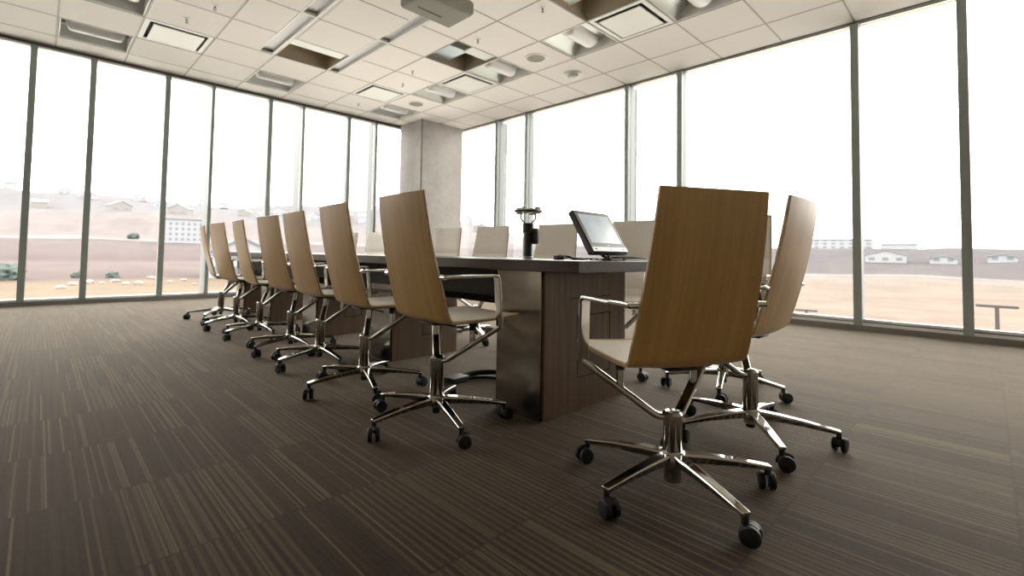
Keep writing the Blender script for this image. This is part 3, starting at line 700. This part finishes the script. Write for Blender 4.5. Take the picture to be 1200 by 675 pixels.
# ------------------------------------------------------------------ land outside
GZ = -5.0
def prof_at(az):
    # ground height profile by distance for a bearing (degrees from +Y towards +X)
    L_ = [(0, GZ), (60, -5), (90, -5.6), (130, -4.9), (200, -3.2), (330, 4.2), (430, 9), (600, 31), (760, 52), (950, 78), (1500, 82)]
    R_ = [(0, GZ), (60, -5), (110, -5.0), (170, -4.3), (182, -4.1), (200, -3.9), (300, .5), (430, 9.0), (600, 9), (950, 12), (1500, 12)]
    t_ = min(1, max(0, (az - 30) / 30)); t_ = t_ * t_ * (3 - 2 * t_)
    def ev(P, r_):
        for (a, za), (b, zb_) in zip(P[:-1], P[1:]):
            if a <= r_ <= b: return za + (zb_ - za) * (r_ - a) / (b - a)
        return P[-1][1]
    return lambda r_: ev(L_, r_) * (1 - t_) + ev(R_, r_) * t_, t_
cl_L = [(0, (.62, .60, .56)), (42, (.62, .60, .56)), (46, (0.125, 0.097, 0.070)), (64, (0.125, 0.095, 0.067)), (108, (0.115, 0.085, 0.059)), (115, (0.063, 0.045, 0.046)), (131, (0.067, 0.048, 0.049)), (140, (0.083, 0.063, 0.062)), (195, (0.085, 0.065, 0.067)), (205, (0.067, 0.050, 0.053)), (330, (0.080, 0.063, 0.067)), (336, (0.045, 0.043, 0.040)), (352, (0.155, 0.150, 0.163)), (375, (0.145, 0.135, 0.142)), (400, (0.110, 0.095, 0.097)), (590, (0.115, 0.102, 0.107)), (620, (0.100, 0.097, 0.107)), (950, (0.105, 0.102, 0.115)), (1500, (0.105, 0.102, 0.115))]  # unseen near ring added pale to light the ceiling; far bands paled as haze
cl_R = [(0, (.62, .60, .56)), (30, (.62, .60, .56)), (34, (0.110, 0.083, 0.067)), (70, (0.120, 0.092, 0.075)), (120, (0.110, 0.085, 0.070)), (168, (0.115, 0.095, 0.083)), (171, (0.083, 0.077, 0.083)), (180, (0.083, 0.077, 0.083)), (183, (0.155, 0.145, 0.148)), (192, (0.100, 0.085, 0.078)), (198, (0.050, 0.043, 0.046)), (300, (0.043, 0.038, 0.046)), (440, (0.048, 0.045, 0.053)), (460, (0.125, 0.120, 0.129)), (1500, (0.125, 0.120, 0.129))]  # same added bright ring below the right windows, out of view
def evc(P, r_):
    for (a, ca), (b, cb_) in zip(P[:-1], P[1:]):
        if a <= r_ <= b:
            t_ = (r_ - a) / (b - a); return tuple(ca[q] + (cb_[q] - ca[q]) * t_ for q in range(3))
    return P[-1][1]
radii = [5, 10, 14, 20, 25, 30, 34, 38, 42, 45, 52, 58, 64, 70, 78, 86, 92, 98, 108, 118, 130, 140, 152, 164, 168, 171, 176, 180, 183, 187, 192, 198, 205, 220, 240, 260, 280, 300, 315, 330, 336, 345, 352, 362, 375, 388, 400, 415, 430, 450, 480, 520, 560, 600, 640, 690, 740, 800, 870, 950, 1100, 1500]
azs = [-40 + 0.75 * i for i in range(227)]
vs_ = []; cols = []; fs = []
for az in azs:
    pf, tt = prof_at(az); a = R(az)
    for r_ in radii:
        x, y = r_ * math.sin(a), r_ * math.cos(a)
        rj = r_ + noise.noise(Vector((x / 40, y / 40, 3))) * r_ * .035
        z = pf(rj) + noise.noise(Vector((x / 30, y / 30, 0))) * min(3.0, r_ * .004) + (noise.noise(Vector((x / 160, y / 160, 5))) * r_ * .012 if r_ > 500 else 0)
        z = min(z, GZ) if r_ < 50 else z
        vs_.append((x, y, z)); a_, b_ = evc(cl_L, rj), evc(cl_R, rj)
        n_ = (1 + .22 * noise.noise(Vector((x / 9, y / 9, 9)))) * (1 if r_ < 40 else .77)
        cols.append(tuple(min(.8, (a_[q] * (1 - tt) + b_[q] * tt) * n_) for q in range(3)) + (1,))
nr = len(radii)
for i in range(len(azs) - 1):
    for j in range(nr - 1): fs.append((i * nr + j, (i + 1) * nr + j, (i + 1) * nr + j + 1, i * nr + j + 1))
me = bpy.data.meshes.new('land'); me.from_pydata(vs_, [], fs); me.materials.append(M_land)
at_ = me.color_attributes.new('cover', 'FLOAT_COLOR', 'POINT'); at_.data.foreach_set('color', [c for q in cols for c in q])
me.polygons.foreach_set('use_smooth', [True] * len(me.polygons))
if me.polygons[0].normal.z < 0: me.flip_normals()
land = bpy.data.objects.new('ground', me); C.objects.link(land); tag(land, kind='structure')
def ground_z(x, y):
    r_ = math.hypot(x, y); az = math.degrees(math.atan2(x, y)); pf, tt = prof_at(az)
    rj = r_ + noise.noise(Vector((x / 40, y / 40, 3))) * r_ * .035
    z = pf(rj) + noise.noise(Vector((x / 30, y / 30, 0))) * min(3.0, r_ * .004) + (noise.noise(Vector((x / 160, y / 160, 5))) * r_ * .012 if r_ > 500 else 0)
    return min(z, GZ) if r_ < 50 else z
def pol(az, r_): return (r_ * math.sin(R(az)), r_ * math.cos(R(az)))
def house(az, r_, w, d, h, rise, wall_m, label, group=None, turn=0, flat=False, nwin=3, name='house', storeys=2, sink=.5):
    x, y = pol(az, r_); r0 = empty(name, (x, y, ground_z(x, y) - sink), -R(az) + R(turn))
    mb = MB(); mb.box((-w / 2, -d / 2, 0), (w / 2, d / 2, h + sink))
    if not flat: mb.add([(-w / 2, -d / 2, h + sink), (w / 2, -d / 2, h + sink), (0, -d / 2, h + sink + rise), (-w / 2, d / 2, h + sink), (w / 2, d / 2, h + sink), (0, d / 2, h + sink + rise)], [(0, 1, 2), (3, 5, 4)])
    mb.build('walls', wall_m, r0, smooth=0)
    mb = MB(); H_ = h + sink; ov = .5; tk = .35
    if flat: mb.box((-w / 2 - ov, -d / 2 - ov, H_), (w / 2 + ov, d / 2 + ov, H_ + tk))
    else:
        for sg in (-1, 1):
            ex, ez = sg * (w / 2 + ov), H_ - ov * rise / (w / 2)
            v8 = [(0, -d / 2 - ov, H_ + rise), (ex, -d / 2 - ov, ez), (ex, d / 2 + ov, ez), (0, d / 2 + ov, H_ + rise)]
            mb.add(v8 + [(p[0], p[1], p[2] + tk) for p in v8], [(0, 1, 2, 3), (7, 6, 5, 4), (0, 4, 5, 1), (1, 5, 6, 2), (2, 6, 7, 3), (3, 7, 4, 0)])
    mb.build('roof', M_roof, r0, smooth=0)
    for s_ in range(storeys):
        for q in range(nwin):
            xx = -w / 2 + w * (q + .5) / nwin; ww = w / nwin * .22; zz = sink + 1.0 + s_ * 2.9
            MB().box((xx - ww, -d / 2 - .06, zz), (xx + ww, -d / 2 + .02, zz + 1.4)).build('window', M_win, r0, smooth=0)
    tag(r0, label, 'house' if name == 'house' else 'building', group); return r0
# gabled neighbour and apartment block beyond the far windows
house(15.7, 118, 12.5, 12, 5.2, 3.0, M_house, 'pale gabled building seen between the far left-hand chairs', turn=0, nwin=4, storeys=2)
ab = house(10.3, 330, 20, 12, 13, 0, M_house, 'pale distant apartment block with upright bays, left of the farthest chair', flat=True, nwin=7, storeys=4, name='apartment_building')
rnd_ = random.Random(3)
words = ['pale', 'white', 'grey', 'tan']
for q in range(34):
    az = -16 + q * 1.75 + rnd_.uniform(-.3, .3); r_ = rnd_.uniform(620, 930); wm = M_house if q % 3 else M_houset
    house(az, r_, rnd_.uniform(13, 22), 12, rnd_.uniform(5, 8), rnd_.uniform(3, 5), wm, 'tiny pale house in the distant town on the hill beyond the far windows', 'distant hillside houses', turn=rnd_.choice([0, 90, 20, -25]), nwin=2, storeys=1, sink=2)
house(79.2, 470, 50, 20, 8, 0, M_house, 'large hazy flat-roofed building on the ridge beyond the right windows', flat=True, nwin=9, storeys=3, name='hilltop_building')
house(84.2, 450, 24, 20, 3, 2.5, M_house, 'lower gabled wing beside the hazy flat-roofed ridge building', nwin=4, storeys=2, name='hilltop_building', turn=90)
house(83.2, 290, 15, 10, 3.6, 2.2, M_house, 'white house on the dark slope beyond the right windows', nwin=3, storeys=1)
for az, r_ in ((87.2, 290), (90.8, 300), (93.5, 280)):
    house(az, r_, 9, 7, 2.2, 1.2, M_house, 'small low white building on the dark slope at the right edge', 'small white buildings on the dark slope', nwin=2, storeys=1)
# service poles with crossbars
def tpole(az, r_, ztop, lb):
    x, y = pol(az, r_); r0 = empty('utility_pole', (x, y, ground_z(x, y) - .3), -R(az)); hh = ztop - r0.location.z
    MB().tube([(0, 0, 0), (0, 0, hh)], [.13, .10], 10).build('pole', M_wpole, r0)
    MB().box((-1.0, -.08, hh - .16), (1.0, .08, hh + .02)).build('crossbar', M_wpole, r0, bevel=.02)
    tag(r0, lb, 'utility pole', 'T-shaped poles in the dry grass')
tpole(90.4, 46, .78 - 46 * .0629, 'T-shaped pole in the dry grass beyond the right-hand window')
tpole(76.9, 60, .78 - 60 * .0895, 'small distant T-shaped pole in the grass beside the edge-on chair')
# car below the right window
cx_, cy_ = pol(93.2, 49.0); car = empty('car', (cx_, cy_, ground_z(cx_, cy_)), R(70))
mb = MB(); side = [(-2.2, .35), (-2.2, .85), (-1.4, 1.0), (-.8, 1.42), (.7, 1.42), (1.5, .98), (2.2, .85), (2.2, .35)]
mb.add([(x_, -.85, z_) for x_, z_ in side] + [(x_, .85, z_) for x_, z_ in side], [tuple(range(7, -1, -1)), tuple(range(8, 16))] + [(i, (i + 1) % 8, 8 + (i + 1) % 8, 8 + i) for i in range(8)]); mb.build('car_body', M_car, car, bevel=.08, seg=3)
for x_ in (-1.4, 1.4):
    for y_ in (-.8, .8): MB().lathe([(0, -.1), (.33, -.1), (.33, .1), (0, .1)], (x_, y_, .33), 20, axis='y').build('wheel', M_rubber, car)
mb = MB()
for y_ in (-.862, .852): mb.add([(-1.25, y_, 1.0), (1.2, y_, 1.0), (.62, y_, 1.34), (-.75, y_, 1.34), (-1.25, y_ + .01, 1.0), (1.2, y_ + .01, 1.0), (.62, y_ + .01, 1.34), (-.75, y_ + .01, 1.34)], [(0, 1, 2, 3), (7, 6, 5, 4), (0, 4, 5, 1), (1, 5, 6, 2), (2, 6, 7, 3), (3, 7, 4, 0)])
mb.build('side_window', M_win, car, smooth=0)
tag(car, 'blue-grey car parked below the right-hand window', 'car')
# shrubs and rocks on the scrubland
def blob(name, x, y, s, m_, sq=.7, rough=.3, seed=0):
    bm = bmesh.new(); bmesh.ops.create_icosphere(bm, subdivisions=3, radius=1)
    for v_ in bm.verts:
        k_ = 1 + rough * noise.noise(v_.co * 2.2 + Vector((seed, 0, 0))) + rough * .6 * noise.noise(v_.co * 6 + Vector((0, seed, 0))); v_.co *= k_; v_.co.z *= sq
    me_ = bpy.data.meshes.new(name); bm.to_mesh(me_); bm.free(); me_.materials.append(m_)
    o_ = bpy.data.objects.new(name, me_); C.objects.link(o_); o_.location = (x, y, ground_z(x, y) + s * sq * .5); o_.scale = (s, s, s); return o_
sh_ = [(-1.9, 118, 2.2, 'dark green shrub at the left edge of the picture beyond the windows'), (2.6, 122, 1.0, 'small dark shrub right of the first window post'), (5.0, 120, 1.0, 'small dark shrub just left of the second window post'), (6.4, 390, 3.2, 'small dark tree on the pale field, left'), (9.0, 395, 2.6, 'small dark tree on the pale field, further right')]
for q, (az, r_, s_, lb) in enumerate(sh_):
    x, y = pol(az, r_); tag(blob('shrub', x, y, s_, M_bush, .8, .5, q), lb, 'shrub')
for q in range(14):
    az = 1.5 + q * .9 + rnd_.uniform(-.15, .15); r_ = rnd_.uniform(98, 118); x, y = pol(az, r_)
    tag(blob('boulder', x, y, rnd_.uniform(.3, .75), M_rock, .5, .4, q + 20), 'pale boulder on the brown scrubland beyond the far windows', 'rock', 'pale boulders on the scrubland')
